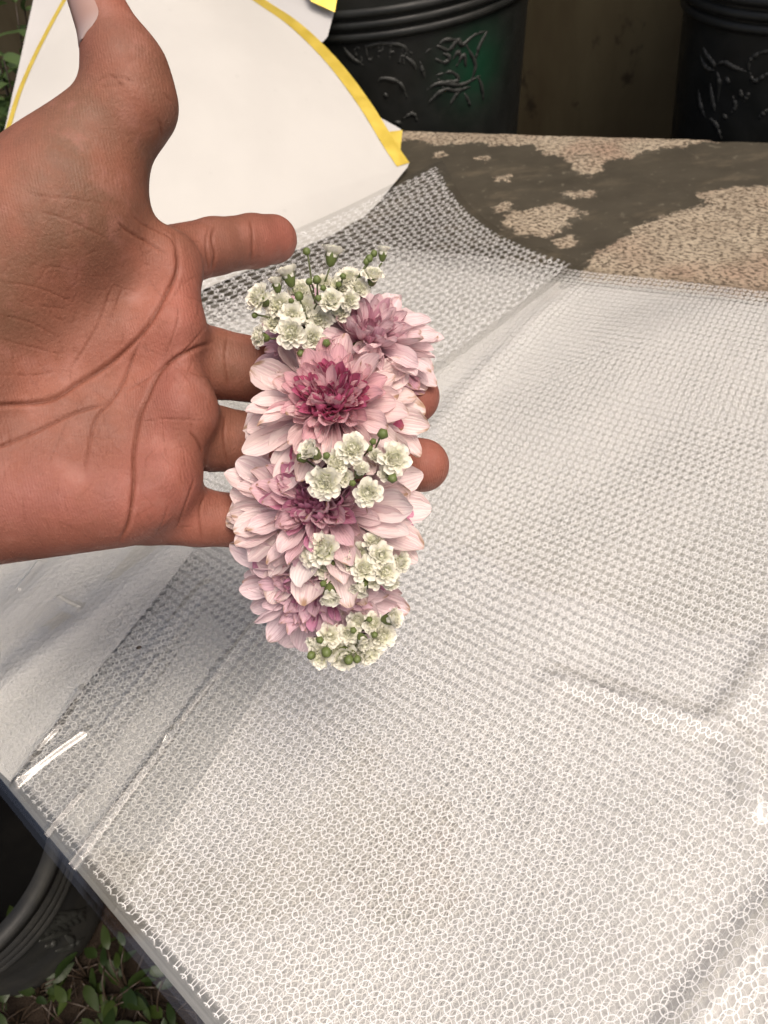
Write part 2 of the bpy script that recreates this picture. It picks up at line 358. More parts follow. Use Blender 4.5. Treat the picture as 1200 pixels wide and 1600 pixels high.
# ------------------------------------------------------------ wrapping film
def quad_sheet(name, mat, P, nu, nv, zf, parent=None, label=None, cat=None, group=None, z0=.003, warp=None):
    """P: four world corners (left, bottom, right, top); u along left->bottom, v along left->top"""
    A, B, C2, D = [np.asarray(p, float)[:2] for p in P]
    U, Vv = np.meshgrid(np.linspace(0, 1, nu), np.linspace(0, 1, nv), indexing='ij'); u = U.ravel()[:, None]; v = Vv.ravel()[:, None]
    XY = A*(1-u)*(1-v)+B*u*(1-v)+C2*u*v+D*(1-u)*v
    su = np.linalg.norm(B-A); sv = np.linalg.norm(D-A)*.5+np.linalg.norm(C2-B)*.5
    uu, vv = u[:, 0]*su, v[:, 0]*sv
    if warp: XY = XY+warp(u[:, 0], v[:, 0])
    z = zf(u[:, 0], v[:, 0], XY[:, 0], XY[:, 1])
    edge = np.minimum(np.minimum(uu, su-uu), np.minimum(vv, sv-vv))
    o = obj(name, np.c_[XY, z], grid_faces(nu, nv), mat, parent, uv=np.c_[uu, vv], cols={'edge': edge})
    if label: tag(o, label, cat, group)
    return o
PL, PB, PR, PT = (-.48, .467), (.045, -.108), (.56, .338), (.05, .656)
def ridge(u, c, wdt): return np.exp(-((u-c)/wdt)**2)
def crease(x, y, P, wd, h):
    W = np.array([onz(*p, .015)[:2] for p in bez(P, 10*len(P))]); L = np.r_[0, np.cumsum(np.linalg.norm(np.diff(W, axis=0), axis=1))]; dm = np.full(x.shape, 1e9); tm = np.zeros(x.shape)
    for i in range(len(W)-1):
        e = W[i+1]-W[i]; t = np.clip(((x-W[i, 0])*e[0]+(y-W[i, 1])*e[1])/(e@e), 0, 1); d = np.hypot(x-W[i, 0]-t*e[0], y-W[i, 1]-t*e[1]); k = d < dm
        dm = np.where(k, d, dm); tm = np.where(k, (L[i]+t*(L[i+1]-L[i]))/L[-1], tm)
    f = np.clip(np.minimum(tm, 1-tm)*9, 0, 1); f = f*f*(3-2*f)
    return h*f*np.exp(-(dm/wd)**2)
def zmain(u, v, x, y, amp=1.0):
    dx, dy = x-PL[0], y-PL[1]; u = (dx*.674-dy*.738)/.778; v = (dx*.738+dy*.674)/.58
    z = .0035+.004*vnoise(x*9+2, y*9, 21)+.003*vnoise(x*22, y*22, 22)+.004
    z += amp*(.0035*ridge(u-.03*v, .30, .02)+.003*ridge(u+.05*v, .385, .018)+.003*ridge(u, .44, .014)+.003*ridge(u-.06*v, .23, .03))*np.clip(1.1-v*1.6, 0, 1)
    return z
tag(quad_sheet('film_stack', M_STACK, [(-.470, .4615), (.042, -.099), (.545, .338), (.05, .640)], 60, 60, lambda u, v, x, y: .002+.0015*vnoise(x*8, y*8, 9)),
    'thick greyish stack of lace printed film under the loose top sheets', 'film stack')
quad_sheet('lace_film', M_LACE[1], [(-.475, .462), (.04, -.098), (.552, .340), (.052, .648)], 120, 120, lambda u, v, x, y: zmain(u, v, x, y, .55)*.7+.001,
           label='lower lace printed film sheet seen through the sheet above it', cat='film sheet')
def ztop(u, v, x, y):
    z = zmain(u, v, x, y)+.003
    for P, wd, h in (([(840, 1040), (960, 1078), (1060, 1108), (1140, 1135), (1178, 1185), (1192, 1290)], .0048, .0036), ([(1120, 1130), (1165, 1085), (1195, 1045), (1240, 975)], .0055, .0034),
                     ([(1000, 1720), (1090, 1600), (1150, 1520), (1205, 1450), (1290, 1350)], .0060, .0036), ([(850, 1055), (862, 1180), (840, 1320)], .006, .0008), ([(910, 428), (800, 530), (655, 690)], .010, .003)):
        z = z+crease(x, y, P, wd, h)
    return z
quad_sheet('lace_film', M_LACE[0], [PL, PB, PR, PT], 400, 300, ztop,
           label='large white lace printed film sheet spread over the ledge', cat='film sheet')
# the corner that lies out over the bare stone
def zflap(u, v, x, y): return .018+.006*vnoise(x*7, y*7, 41)+.010*np.clip(v-.55, 0, 1)+.010*ridge(u-.0, .0, .25)
def wflap(u, v):
    b = np.sin(np.pi*u)*np.clip(v*3-2, 0, 1)*.022; return np.c_[-b, -b*.3]
quad_sheet('lace_film', M_LACE[2], [onz(150, 505, .02), onz(500, 735, .012), onz(912, 410, .02), onz(692, 272, .02)], 90, 140, zflap, warp=wflap,
           label='lace film sheet whose turned corner sticks out over the bare stone', cat='film sheet')
# white tissue slipped under the clear wrapper, left of the hand
quad_sheet('tissue_sheet', M_TISSUE, [onz(-260, 960, .014), onz(8, 1215, .014), onz(300, 850, .014), onz(40, 760, .014)], 60, 60, lambda u, v, x, y: zmain(u, v, x, y)+.0012,
           label='broad smooth white tissue sheet under the creased clear film', cat='tissue')
quad_sheet('tissue_sheet', M_TISSUE, [onz(92, 1270, .014), onz(122, 1304, .014), onz(352, 990, .014), onz(318, 938, .014)], 30, 60, lambda u, v, x, y: zmain(u, v, x, y, .55)*.7+.0004,
           label='narrow folded strip of white tissue under the clear film', cat='tissue')
# clear wrapper with sharp creases on the left
def zclear(u, v, x, y):
    z = zmain(u, v, x, y)+.0075
    for P, wd, h in (([(18, 1232), (60, 1170), (95, 1130), (135, 1068)], .0024, .0024), ([(12, 1238), (70, 1188), (145, 1135)], .0026, .0026), ([(55, 1330), (95, 1278), (135, 1230)], .0020, .0019),
                     ([(90, 1384), (150, 1302), (210, 1222), (280, 1130)], .0026, .0027), ([(250, 1165), (330, 1065), (410, 962)], .0020, .0019), ([(85, 932), (105, 944), (128, 957)], .0018, .0018),
                     ([(66, 876), (48, 902), (28, 930)], .0020, .0018), ([(150, 1150), (200, 1085), (255, 1015)], .0022, .0008), ([(180, 1085), (260, 985), (330, 900)], .003, .0009)):
        z = z+crease(x, y, P, wd, h)
    return z
quad_sheet('clear_film', M_CLEAR, [(-.474, .468), (-.145, .107), onz(462, 985, .02), (-.20, .56)], 760, 240, zclear,
           label='clear creased film wrapper with bright crease lines over the white tissue', cat='film sheet')
# small dark seed lying on the film
sp = onz(217, 1012, .02); th = np.linspace(0, 2*np.pi, 9)[:-1]
V = [sp+np.array([.0016*math.cos(a)*s, .0010*math.sin(a)*s, z]) for s, z in ((.1, -.0006), (.9, -.0003), (1, .0002), (.6, .0008), (.05, .001)) for a in th]
tag(obj('seed', V, grid_faces(5, 8, 0, True), M_TWIG), 'tiny dark brown seed lying on the clear film', 'seed')

# ------------------------------------------------------------ gold edged papers
def poly_at(P, t):
    P = np.asarray(P, float); L = np.r_[0, np.cumsum(np.linalg.norm(np.diff(P[:, :2], axis=0), axis=1))]; L /= L[-1]
    return np.stack([np.interp(t, L, P[:, k]) for k in range(P.shape[1])], -1)
def paper_patch(Lp, Rp, nu, nv, bulge, dofs=0.0):
    tv = np.linspace(0, 1, nv); Lq, Rq = poly_at(Lp, tv), poly_at(Rp, tv); V = []
    for i in range(nu):
        u = i/(nu-1)
        for j in range(nv):
            q = Lq[j]*(1-u)+Rq[j]*u
            D = q[2]-bulge*math.sin(math.pi*u)*(.35+.65*tv[j])+.004*math.sin(9*u+5*tv[j])*tv[j]+dofs
            V.append(atd(q[0], q[1], D))
    return np.array(V)
def strip(outer, inner, dofs, n=60):
    t = np.linspace(0, 1, n); a, b = poly_at(bez(outer, 60), t), poly_at(bez(inner, 60), t)
    V = [atd(p[0], p[1], p[2]+dofs) for p in a]+[atd(p[0], p[1], p[2]+dofs) for p in b]
    return np.array(V), [(i, i+1, n+i+1, n+i) for i in range(n-1)]
R1 = [(555, 352, .755), (590, 318, .775), (641, 256, .815), (618, 222, .818), (578, 158, .825), (528, 93, .83), (470, 37, .84), (415, 0, .85), (350, -45, .86)]
L1 = [(-150, 650, .60), (-60, 400, .66), (-5, 245, .70), (12, 190, .72), (28, 140, .74), (57, 75, .77), (97, 0, .80), (125, -45, .82)]
def front_patch():
    Rb = [R1[0], R1[1], R1[2]]; Rt = bez(R1[2:], 60); Rl = [tuple(x) for x in Rb[:2]]+[tuple(x) for x in Rt]
    return paper_patch(bez(L1, 60), Rl, 60, 60, .035), Rl
VP, Rl = front_patch()
w1 = tag(obj('wrapping_paper', VP, grid_faces(60, 60), M_PAPER), 'ivory wrapping paper sheet with long curved gold edge behind the thumb', 'paper')
def edge_strip(VP, nu, nv, j0, right, width, lift, parent):
    G = VP.reshape(nu, nv, 3)[:, j0:]; V = []
    for j in range(G.shape[1]):
        row = G[:, j]; L = np.r_[0, np.cumsum(np.linalg.norm(np.diff(row, axis=0), axis=1))]
        for q in np.linspace(0, width, 4):
            d = L[-1]-q if right else q; p = np.array([np.interp(d, L, row[:, k]) for k in range(3)]); c = CC-p; V.append(p+c/np.linalg.norm(c)*lift)
    return obj('gold_edge', np.array(V), grid_faces(G.shape[1], 4), M_GOLD, parent)
jr = next(j for j in range(60) if poly_at(Rl, np.linspace(0, 1, 60))[j][1] < 258)
edge_strip(VP, 60, 60, jr, True, .0165, .0012, w1); edge_strip(VP, 60, 60, 20, False, .005, .0012, w1)
R2 = [(600, 350, .80), (617, 312, .815), (629, 203, .85), (560, 165, .86), (488, 78, .865), (511, 60, .864), (523, 15, .862), (530, -5, .862), (520, -45, .862)]
L2 = [(-160, 640, .64), (-60, 420, .70), (0, 234, .76), (28, 110, .80), (52, 0, .83), (62, -45, .85)]
w2 = tag(obj('wrapping_paper', paper_patch(L2, R2, 40, 60, -.030, -.012), grid_faces(40, 60), M_PAPER2), 'white paper sheet with gold corner peeking out behind the ivory paper', 'paper')
V, Fc = strip([(617, 312, .816), (629, 203, .848)], [(604, 322, .816), (606, 206, .848)], -.0135, 12); obj('gold_edge', V, Fc, M_GOLD, w2)
V, Fc = strip([(529, -16, .86), (523, 19, .86)], [(470, -32, .86), (486, 2, .86)], -.0165, 12); obj('gold_edge', V, Fc, M_GOLD, w2)

# ------------------------------------------------------------ plastic pots
def lathe(prof, n, c):
    V = [(c[0]+r*math.cos(2*math.pi*k/n), c[1]+r*math.sin(2*math.pi*k/n), c[2]+z) for r, z in prof for k in range(n)]
    return np.array(V), [tuple(reversed(f)) for f in grid_faces(len(prof), n, 0, True)]
def pot_radius(prof, z): 
    z_ = [p[1] for p in prof]; r_ = [p[0] for p in prof]; return np.interp(z, z_, r_)
def make_pot(mat, c, rb, rt, h, ribs, label, traces=(), text=None, green=None):
    t = tag(empty('plastic_pot', c), label, 'pot', None)
    prof = [(.001, .0), (rb*.93, 0), (rb, .008)]+[(rb+(rt-rb)*z/h, z) for z in np.linspace(.02, h, 24)]
    out = [p for p in prof]; rt_ = prof[-1][0]
    inner = [(rt_+.006, h), (rt_+.007, h+.010), (rt_-.003, h+.011), (rt_-.006, h-.01), (rb-.006, .02), (.001, .018)]
    V, Fc = lathe(out+inner, 96, c)
    kw = {}
    if green is not None:
        gp = green; d = np.linalg.norm(V-gp, axis=1); kw = {'cols': {'green': np.exp(-(d/.040)**2)}}
    nf = (len(out)+2)*96; obj('body', V, Fc, None, t, mats=[mat, M_INNER if mat is M_POTD else mat], midx=[0]*nf+[1]*(len(Fc)-nf), **kw)
    for z in ribs:
        r = rb+(rt-rb)*z/h; pr = [(r-.002, z-.006), (r+.003, z-.004), (r+.0045, z), (r+.003, z+.004), (r-.002, z+.006)]
        V, Fc = lathe(pr, 96, c); obj('rib', V, Fc, mat, t)
    def hit(x, y):
        d = ray(x, y); o = CC.copy(); tt = np.linspace(.2, 3, 1400); P = o+tt[:, None]*d
        rr = np.hypot(P[:, 0]-c[0], P[:, 1]-c[1])-(rb+(rt-rb)*np.clip((P[:, 2]-c[2])/h, 0, 1))
        k = np.argmax(rr < 0); return P[k] if rr[k] < 0 else None
    for L in traces:
        P = [hit(*q) for q in bez(L, max(6, 5*len(L)))]; P = [p for p in P if p is not None]
        if len(P) > 3:
            V, Fc = tube(P, 0.0030*np.sin(np.linspace(.35, math.pi-.35, len(P))), 6); obj('embossing', V, Fc, M_EMB, t)
    if text:
        word, pos = text
        for ch, (x, y, ang, sz) in zip(word, pos):
            strokes = {'S': [[(.8, -.8), (.1, -1), (-.7, -.7), (-.5, -.1), (.5, .2), (.7, .7), (0, 1), (-.8, .8)]], 'U': [[(-.7, -1), (-.7, .5), (0, 1), (.7, .5), (.7, -1)]],
                       'P': [[(-.6, 1), (-.6, 0), (-.6, -1)], [(-.6, -1), (.4, -.9), (.6, -.5), (.3, 0), (-.6, .1)]], 'E': [[(-.6, -1), (-.6, 0), (-.6, 1)], [(-.6, -1), (.1, -1), (.7, -1)], [(-.6, 0), (0, 0), (.5, 0)], [(-.6, 1), (.1, 1), (.7, 1)]],
                       'R': [[(-.6, 1), (-.6, 0), (-.6, -1)], [(-.6, -1), (.4, -.9), (.6, -.5), (.3, 0), (-.6, .1)], [(-.1, .1), (.3, .5), (.7, 1)]]}[ch]
            mbl = MB()
            for st in strokes:
                P = [hit(x+sz*(.45*a*math.cos(ang)-b*math.sin(ang)), y+sz*(.45*a*math.sin(ang)+b*math.cos(ang))) for a, b in bez(st, 4*len(st))]
                V, Fc = tube([p for p in P if p is not None], .0016, 6); mbl.add(V, Fc)
            V, Fc = mbl.get(); obj('lettering', V, Fc, M_EMB, t)
    return t
def behind(x, y, extra, z):                     # a point on the ground past the ledge's back edge, along the ray's heading
    p = onz(x, y, 0); d = ray(x, y)[:2]; d = d/np.linalg.norm(d); q = p[:2]+d*extra; return np.array([q[0], q[1], z])
cL = behind(628, 205, .235, GZ)
tr = [[(655, 90), (680, 72), (700, 78), (715, 62), (722, 70), (740, 55), (762, 47)], [(685, 70), (695, 62), (720, 62)], [(762, 47), (748, 72), (742, 95)], [(728, 70), (742, 100), (735, 128)],
      [(675, 90), (695, 97), (702, 88), (688, 82)], [(680, 118), (705, 112), (715, 125), (690, 128), (681, 118)], [(660, 145), (685, 130), (720, 132), (750, 118)], [(665, 165), (685, 145), (700, 138)],
      [(700, 168), (712, 148), (722, 136)], [(745, 118), (752, 135), (755, 160)], [(725, 145), (735, 165)], [(690, 136), (712, 141), (735, 135)],
      [(588, 128), (600, 122), (625, 130), (637, 155)], [(600, 145), (606, 152)], [(630, 185), (645, 177), (652, 190)], [(535, 70), (548, 88), (568, 102)], [(565, 76), (590, 68), (625, 70), (645, 85)], [(632, 88), (645, 98), (650, 108)], [(615, 190), (630, 193)], [(656, 95), (660, 110), (664, 122)],
      [(705, 95), (716, 80), (719, 100)], [(712, 105), (724, 85), (728, 108)]]
potL = make_pot(M_POTG, cL, .158, .198, .52, (.371, .383, .395), 'large black plastic pot with green sheen and embossed flower and letters', tr,
         ('SUPER', [(560, 86, -.22, 12), (577, 81, -.12, 12.5), (595, 79, .0, 13), (613, 81, .10, 12.5), (630, 87, .22, 12)]), green=atd(735, 100, .93))
cR = behind(1215, 222, .215, GZ)
tr2 = [[(1098, 72), (1105, 85), (1115, 98), (1118, 106)], [(1094, 84), (1104, 105), (1118, 110)], [(1118, 102), (1132, 97), (1150, 106), (1168, 112)], [(1170, 110), (1172, 95), (1185, 84), (1205, 78)],
       [(1172, 112), (1178, 126), (1192, 120), (1205, 110)], [(1120, 110), (1125, 130), (1122, 160)], [(1135, 118), (1140, 132)], [(1092, 140), (1096, 165), (1104, 185)], [(1108, 183), (1120, 195), (1128, 218)],
       [(1130, 178), (1137, 186)], [(1185, 185), (1200, 170)], [(1157, 140), (1160, 152)], [(1172, 142), (1162, 160)], [(1145, 150), (1150, 165), (1142, 178)], [(1110, 130), (1114, 155), (1118, 175)]]
potR = make_pot(M_POT, cR, .118, .150, .52, (.357, .369, .382), 'plain black plastic pot with embossed scrolls beside the bare wall', tr2)
cB = onz(58, 1425, GZ)
tr3 = [[(20, 1480), (50, 1462), (95, 1430)], [(60, 1470), (85, 1460), (110, 1455)], [(85, 1485), (110, 1478), (130, 1465)], [(100, 1460), (112, 1470), (108, 1484)], [(40, 1425), (60, 1405), (72, 1385)], [(70, 1478), (92, 1470)]]
tr3 += [[(30+8*k, 1470-6*k+rr0*4), (52+9*k, 1462-5*k), (70+9*k, 1450-4*k+rr0*3)] for k in range(8) for rr0 in (-1, 2, 5)]
potB = make_pot(M_POTD, cB, .060, .076, .13, (.100, .109, .118), 'dusty empty black pot standing on the ground below the film edge', tr3)

# ------------------------------------------------------------ leaves on the ground and shrub behind the paper
def leaf_mesh(name, mat, fold=.25, wd=.42):
    V = []; nu = 7
    for i in range(nu):
        u = i/(nu-1); w_ = wd*.5*math.sin(math.pi*u**.8)**.8 if 0 < i < nu-1 else .01
        for s in (-1, 0, 1): V.append((u, s*w_, abs(s)*w_*fold-.18*u*u+.02*math.sin(7*u+s)))
    return mesh(name, V, grid_faces(nu, 3), mat)
LM = [leaf_mesh('leaf', M_LEAF, .3, .5), leaf_mesh('leaf', M_LEAF, .15, .38)]; LD = [leaf_mesh('leaf', M_LEAFD, .3, .34), leaf_mesh('leaf', M_LEAFD, .2, .26)]
def leaf_at(parent, me, p, heading, pitch, roll, size):
    o = bpy.data.objects.new('leaf', me)
    W = Matrix.Translation(Vector(p)) @ Matrix.Rotation(heading, 4, 'Z') @ Matrix.Rotation(-pitch, 4, 'Y') @ Matrix.Rotation(roll, 4, 'X') @ Matrix.Scale(size, 4)
    return place(o, W, parent)
rr = random.Random(5)
def weed(px, py, n, spread, label):
    b = onz(px, py, GZ); t = tag(empty('weed_plant', b), label, 'weed', 'weeds growing below the film edge'); mbs = MB()
    for k in range(n):
        a = rr.uniform(0, 6.28); d = spread*rr.uniform(.2, 1); h = rr.uniform(.006, .035); p = b+np.array([d*math.cos(a), d*math.sin(a), h])
        V, Fc = tube(bez([b, (b+p)/2+np.array([0, 0, h*.4]), p], 6), .0007, 4); mbs.add(V, Fc)
        leaf_at(t, rr.choice(LM), p, a+rr.uniform(-.7, .7), rr.uniform(-.2, .5), rr.uniform(-.6, .6), rr.uniform(.009, .022))
    V, Fc = mbs.get(); obj('stalks', V, Fc, M_TWIG, t)
for q in ((15, 1540), (70, 1560), (140, 1530), (205, 1555), (180, 1590), (30, 1600), (110, 1610), (250, 1610), (300, 1660), (180, 1670)):
    weed(q[0], q[1], 14, .036, 'small green weed with oval leaves growing in the dark soil')
mbt = MB()
for k in range(34):
    b = onz(rr.uniform(-100, 330), rr.uniform(1480, 1700), GZ+.004); a = rr.uniform(0, 6.28); L = rr.uniform(.02, .09); d = np.array([math.cos(a), math.sin(a), 0])*L
    V, Fc = tube(bez([b-d/2, b+np.array([0, 0, .006*rr.random()]), b+d/2], 5), rr.uniform(.0005, .0013), 4); mbt.add(V, Fc)
V, Fc = mbt.get(); tag(obj('twig_litter', V, Fc, M_TWIG), 'thin dry twigs and stalks littering the dark soil', 'twigs', kind='stuff')
# shrub at the upper left
sb = behind(-40, 330, .35, GZ); sb = atd(0, 200, .95); sb[2] = GZ
sh = tag(empty('leafy_shrub', sb), 'dark green leafy shrub behind the white paper', 'shrub'); mbs = MB()
for k in range(16):
    top = atd(rr.uniform(-90, 55), rr.uniform(-60, 230), rr.uniform(.9, 1.1)); base = sb+np.array([rr.uniform(-.03, .03), rr.uniform(-.03, .03), 0])
    P = bez([base, (base*.4+top*.6)+np.array([rr.uniform(-.02, .02), rr.uniform(-.02, .02), 0]), top], 12); V, Fc = tube(P, np.linspace(.003, .001, 12), 5); mbs.add(V, Fc)
    for i in range(5, 12):
        for s in (0, 1): leaf_at(sh, rr.choice(LD), P[i], rr.uniform(0, 6.28), rr.uniform(-.2, .9), rr.uniform(-.5, .5), rr.uniform(.03, .06))
V, Fc = mbs.get(); obj('stems', V, Fc, M_TWIG, sh)

# ------------------------------------------------------------ the hand (one continuous surface)
VOX = .00090
def cone(G, a, b):
    (ax, ay, aD, ar), (bx, by, bD, br_) = a, b; A, B = cpt(ax, ay, aD).astype(np.float32), cpt(bx, by, bD).astype(np.float32); ra, rb = ar/F*aD, br_/F*bD
    e = B-A; X, Y, Z = G; t = np.clip(((X-A[0])*e[0]+(Y-A[1])*e[1]+(Z-A[2])*e[2])/float(e@e), 0, 1)
    return np.sqrt((X-A[0]-t*e[0])**2+(Y-A[1]-t*e[1])**2+(Z-A[2]-t*e[2])**2)-(ra+(rb-ra)*t)
def smin(a, b, k):
    h = np.clip(.5+.5*(b-a)/k, 0, 1); return b+(a-b)*h-k*h*(1-h)
PALM = [((-90, 520, .222, 100), (255, 418, .226, 62)), ((-90, 590, .222, 100), (262, 522, .225, 62)), ((-90, 690, .222, 100), (276, 645, .225, 66)), ((-90, 780, .222, 98), (245, 752, .226, 70)),
        ((-120, 790, .216, 100), (180, 772, .221, 80)), ((-60, 480, .214, 150), (110, 345, .212, 108)), ((-420, 560, .215, 135), (-90, 600, .218, 150)),
        ((-420, 620, .215, 135), (-120, 720, .216, 140)), ((-1100, 640, .205, 200), (-420, 600, .213, 150))]
THUMB = [((70, 330, .211, 112), (205, 160, .206, 64)), ((205, 160, .206, 63), (196, 108, .204, 56)), ((196, 108, .204, 55), (150, 2, .203, 41))]
FING = [[(255, 405, .236, 48), (335, 385, .249, 42), (395, 377, .261, 39.5), (427, 374, .268, 37)],
        [(275, 563, .236, 56), (330, 568, .240, 54), (430, 583, .247, 50), (560, 608, .245, 46), (644, 620, .238, 43)],
        [(275, 683, .236, 51), (330, 684, .240, 50), (420, 697, .247, 48), (560, 716, .245, 44), (660, 727, .239, 42)],
        [(240, 806, .232, 46), (310, 809, .236, 44), (390, 815, .242, 42), (450, 820, .242, 38), (495, 824, .240, 35)]]
def hand_sdf(G):
    d = None
    for a, b in PALM:
        e = cone(G, a, b); d = e if d is None else smin(d, e, .010)
    th = None
    for a, b in THUMB:
        e = cone(G, a, b); th = e if th is None else smin(th, e, .006)
    d = smin(d, th, .012)
    fg = None
    for ch in FING:
        c = None
        for a, b in zip(ch[:-1], ch[1:]):
            e = cone(G, a, b); c = e if c is None else smin(c, e, .002)
        fg = c if fg is None else np.minimum(fg, c)
    return smin(d, fg, .005)
def surface_nets(S, org, h):
    ins = S < 0; nx, ny, nz = S.shape; cnt = np.zeros((nx-1, ny-1, nz-1), np.int8)
    for a in (0, 1):
        for b in (0, 1):
            for c in (0, 1): cnt += ins[a:nx-1+a, b:ny-1+b, c:nz-1+c]
    I = np.argwhere((cnt > 0) & (cnt < 8)); idx = -np.ones(cnt.shape, np.int64); idx[tuple(I.T)] = np.arange(len(I))
    acc = np.zeros((len(I), 3)); num = np.zeros(len(I)); cr = [(a, b, c) for a in (0, 1) for b in (0, 1) for c in (0, 1)]
    for p in cr:
        for ax in range(3):
            if p[ax] == 0:
                q = list(p); q[ax] = 1; sa = S[I[:, 0]+p[0], I[:, 1]+p[1], I[:, 2]+p[2]]; sb_ = S[I[:, 0]+q[0], I[:, 1]+q[1], I[:, 2]+q[2]]
                k = (sa < 0) != (sb_ < 0); t = np.where(k, sa/np.where(k, sa-sb_, 1), 0); pt = np.tile(np.array(p, float), (len(I), 1)); pt[:, ax] += t
                acc[k] += pt[k]; num[k] += 1
    V = org+h*(I+acc/num[:, None]); quads = []
    for ax in range(3):
        sl0 = [slice(1, -1)]*3; sl0[ax] = slice(0, -1); sl1 = [slice(1, -1)]*3; sl1[ax] = slice(1, None)
        A = ins[tuple(sl0)]; B = ins[tuple(sl1)]; E_ = np.argwhere(A != B); fl = A[tuple(E_.T)]
        E_ = E_+np.array([0 if i == ax else 1 for i in range(3)]); o1, o2 = [i for i in range(3) if i != ax]
        def sh_(d1, d2): q = E_.copy(); q[:, o1] -= d1; q[:, o2] -= d2; return idx[tuple(q.T)]
        Q = np.stack([sh_(1, 1), sh_(0, 1), sh_(0, 0), sh_(1, 0)], 1)
        flip = fl if ax != 1 else ~fl
        Q = np.where(flip[:, None], Q, Q[:, ::-1]); quads.append(Q)
    return V, np.concatenate(quads)
lo = np.array([-.245, -.062, -.290]); hi = np.array([.030, .165, -.165])
dims = np.ceil((hi-lo)/VOX).astype(int)+1
ax_ = [np.float32(lo[i]+VOX*np.arange(dims[i])) for i in range(3)]
Sf = hand_sdf([ax_[0][:, None, None], ax_[1][None, :, None], ax_[2][None, None, :]]).astype(np.float32)
Sf[0] = np.maximum(Sf[0], .0005)
HV, HQ = surface_nets(Sf, lo, VOX); del Sf
def vert_normals(V, Q):
    n = np.cross(V[Q[:, 2]]-V[Q[:, 0]], V[Q[:, 3]]-V[Q[:, 1]]); N = np.zeros_like(V)
    for k in range(4): np.add.at(N, Q[:, k], n)
    return N/(np.linalg.norm(N, axis=1)[:, None]+1e-15)
HN = vert_normals(HV, HQ)
HX = 600+F*HV[:, 0]/-HV[:, 2]; HY = 800-F*HV[:, 1]/-HV[:, 2]
# palm lines: (points, width px, depth mm)
LINES = [([(272, 362), (277, 395), (276, 425), (262, 456), (225, 516), (180, 561), (124, 595), (75, 625), (0, 634), (-60, 640)], 4.5, 1.5),
         ([(225, 516), (199, 576), (165, 625), (146, 655), (136, 700), (131, 734)], 3.0, .9), ([(165, 623), (120, 642), (64, 670), (0, 698), (-50, 712)], 3.2, 1.0),
         ([(332, 535), (300, 546), (262, 569), (236, 599), (217, 644), (210, 700), (210, 756), (202, 816), (184, 850)], 4.2, 1.5),
         ([(319, 512), (285, 550), (244, 580), (187, 604)], 2.0, .5), ([(277, 480), (275, 510), (255, 565)], 1.8, .45), ([(176, 449), (150, 512), (105, 584)], 2.6, .5), ([(192, 450), (180, 480), (166, 515)], 2, .4),
         ([(296, 674), (308, 690), (315, 707)], 3, .7), ([(217, 659), (260, 655), (319, 657)], 1.8, .4), ([(105, 655), (90, 690), (75, 725)], 1.6, .3), ([(150, 620), (170, 680), (195, 705)], 1.6, .3),
         ([(250, 640), (256, 690), (262, 720)], 1.6, .3), ([(300, 560), (285, 600), (270, 625)], 1.5, .3), ([(110, 678), (180, 680)], 1.5, .25), ([(140, 670), (155, 700), (160, 715)], 1.4, .25),
         ([(183, 346), (200, 362), (232, 380), (262, 398)], 2.6, .7), ([(204, 335), (225, 352), (262, 368), (275, 385)], 2.2, .5), ([(60, 330), (110, 345), (170, 375)], 2.2, .35), ([(45, 305), (110, 310), (170, 320)], 2.0, .3),
         ([(0, 492), (50, 505), (95, 530)], 2, .3), ([(0, 530), (60, 545), (100, 555)], 2, .3), ([(0, 585), (50, 586), (90, 580)], 2, .3), ([(0, 440), (60, 450), (120, 475)], 2, .25),
         ([(336, 350), (331, 372), (336, 398), (330, 424)], 3.2, .8), ([(326, 352), (322, 380), (326, 425)], 2.5, .5), ([(391, 342), (395, 372), (393, 410)], 3.0, .7),
         ([(258, 146), (262, 152), (268, 160)], 2.2, .5), ([(246, 185), (251, 198), (252, 215)], 2.2, .5), ([(150, 128), (165, 120), (190, 122), (210, 128)], 2.4, .4), ([(155, 135), (175, 134), (198, 132)], 2.2, .35), ([(170, 115), (185, 128), (195, 140)], 2, .3),
         ([(355, 525), (352, 560), (357, 610)], 3, .6), ([(352, 650), (350, 690), (356, 728)], 3, .6), ([(318, 775), (312, 800), (315, 845)], 3.0, .6), ([(373, 775), (371, 810), (372, 855)], 2.5, .4),
         ([(190, 800), (240, 830), (280, 800)], 1.4, .15), ([(300, 745), (288, 790), (275, 830)], 2.4, .5), ([(262, 790), (255, 815), (240, 842)], 2.0, .3)]
rl = random.Random(3)
for k in range(150):                                                     # short fine wrinkles
    x, y = rl.uniform(0, 310), rl.uniform(360, 830); a = rl.gauss(.35 if y < 520 else 1.2, .7); L = rl.uniform(12, 50)
    LINES.append(([(x, y), (x+L*.5*math.cos(a)+rl.uniform(-3, 3), y+L*.5*math.sin(a)), (x+L*math.cos(a), y+L*math.sin(a))], rl.uniform(1.2, 1.9), rl.uniform(.10, .24)))
def near_lines(X, Y, rad):
    g_ = np.zeros((420, 520), bool)                    # 2 px raster of where lines run
    for P, wd, dp in LINES:
        if dp < .1: continue
        for q in bez(P, 20*len(P)):
            a, b = int((q[0]+100)/2), int((q[1]+40)/2); k = int((rad+wd)/2)
            g_[max(0, a-k):a+k+1, max(0, b-k):b+k+1] = True
    a = np.clip(((X+100)/2).astype(int), 0, 419); b = np.clip(((Y+40)/2).astype(int), 0, 519); return g_[a, b]
mark = (HN[:, 2] > .05) & near_lines(HX, HY, 5); sub = mark[HQ].any(1)
Es = np.stack([HQ, np.roll(HQ, -1, 1)], 2); Ek = np.sort(Es, 2); key = Ek[..., 0]*len(HV)+Ek[..., 1]
need = np.unique(key[sub]); mid = np.searchsorted(need, key); mid = np.where((mid < len(need)) & (need[np.minimum(mid, len(need)-1)] == key), mid, -1)
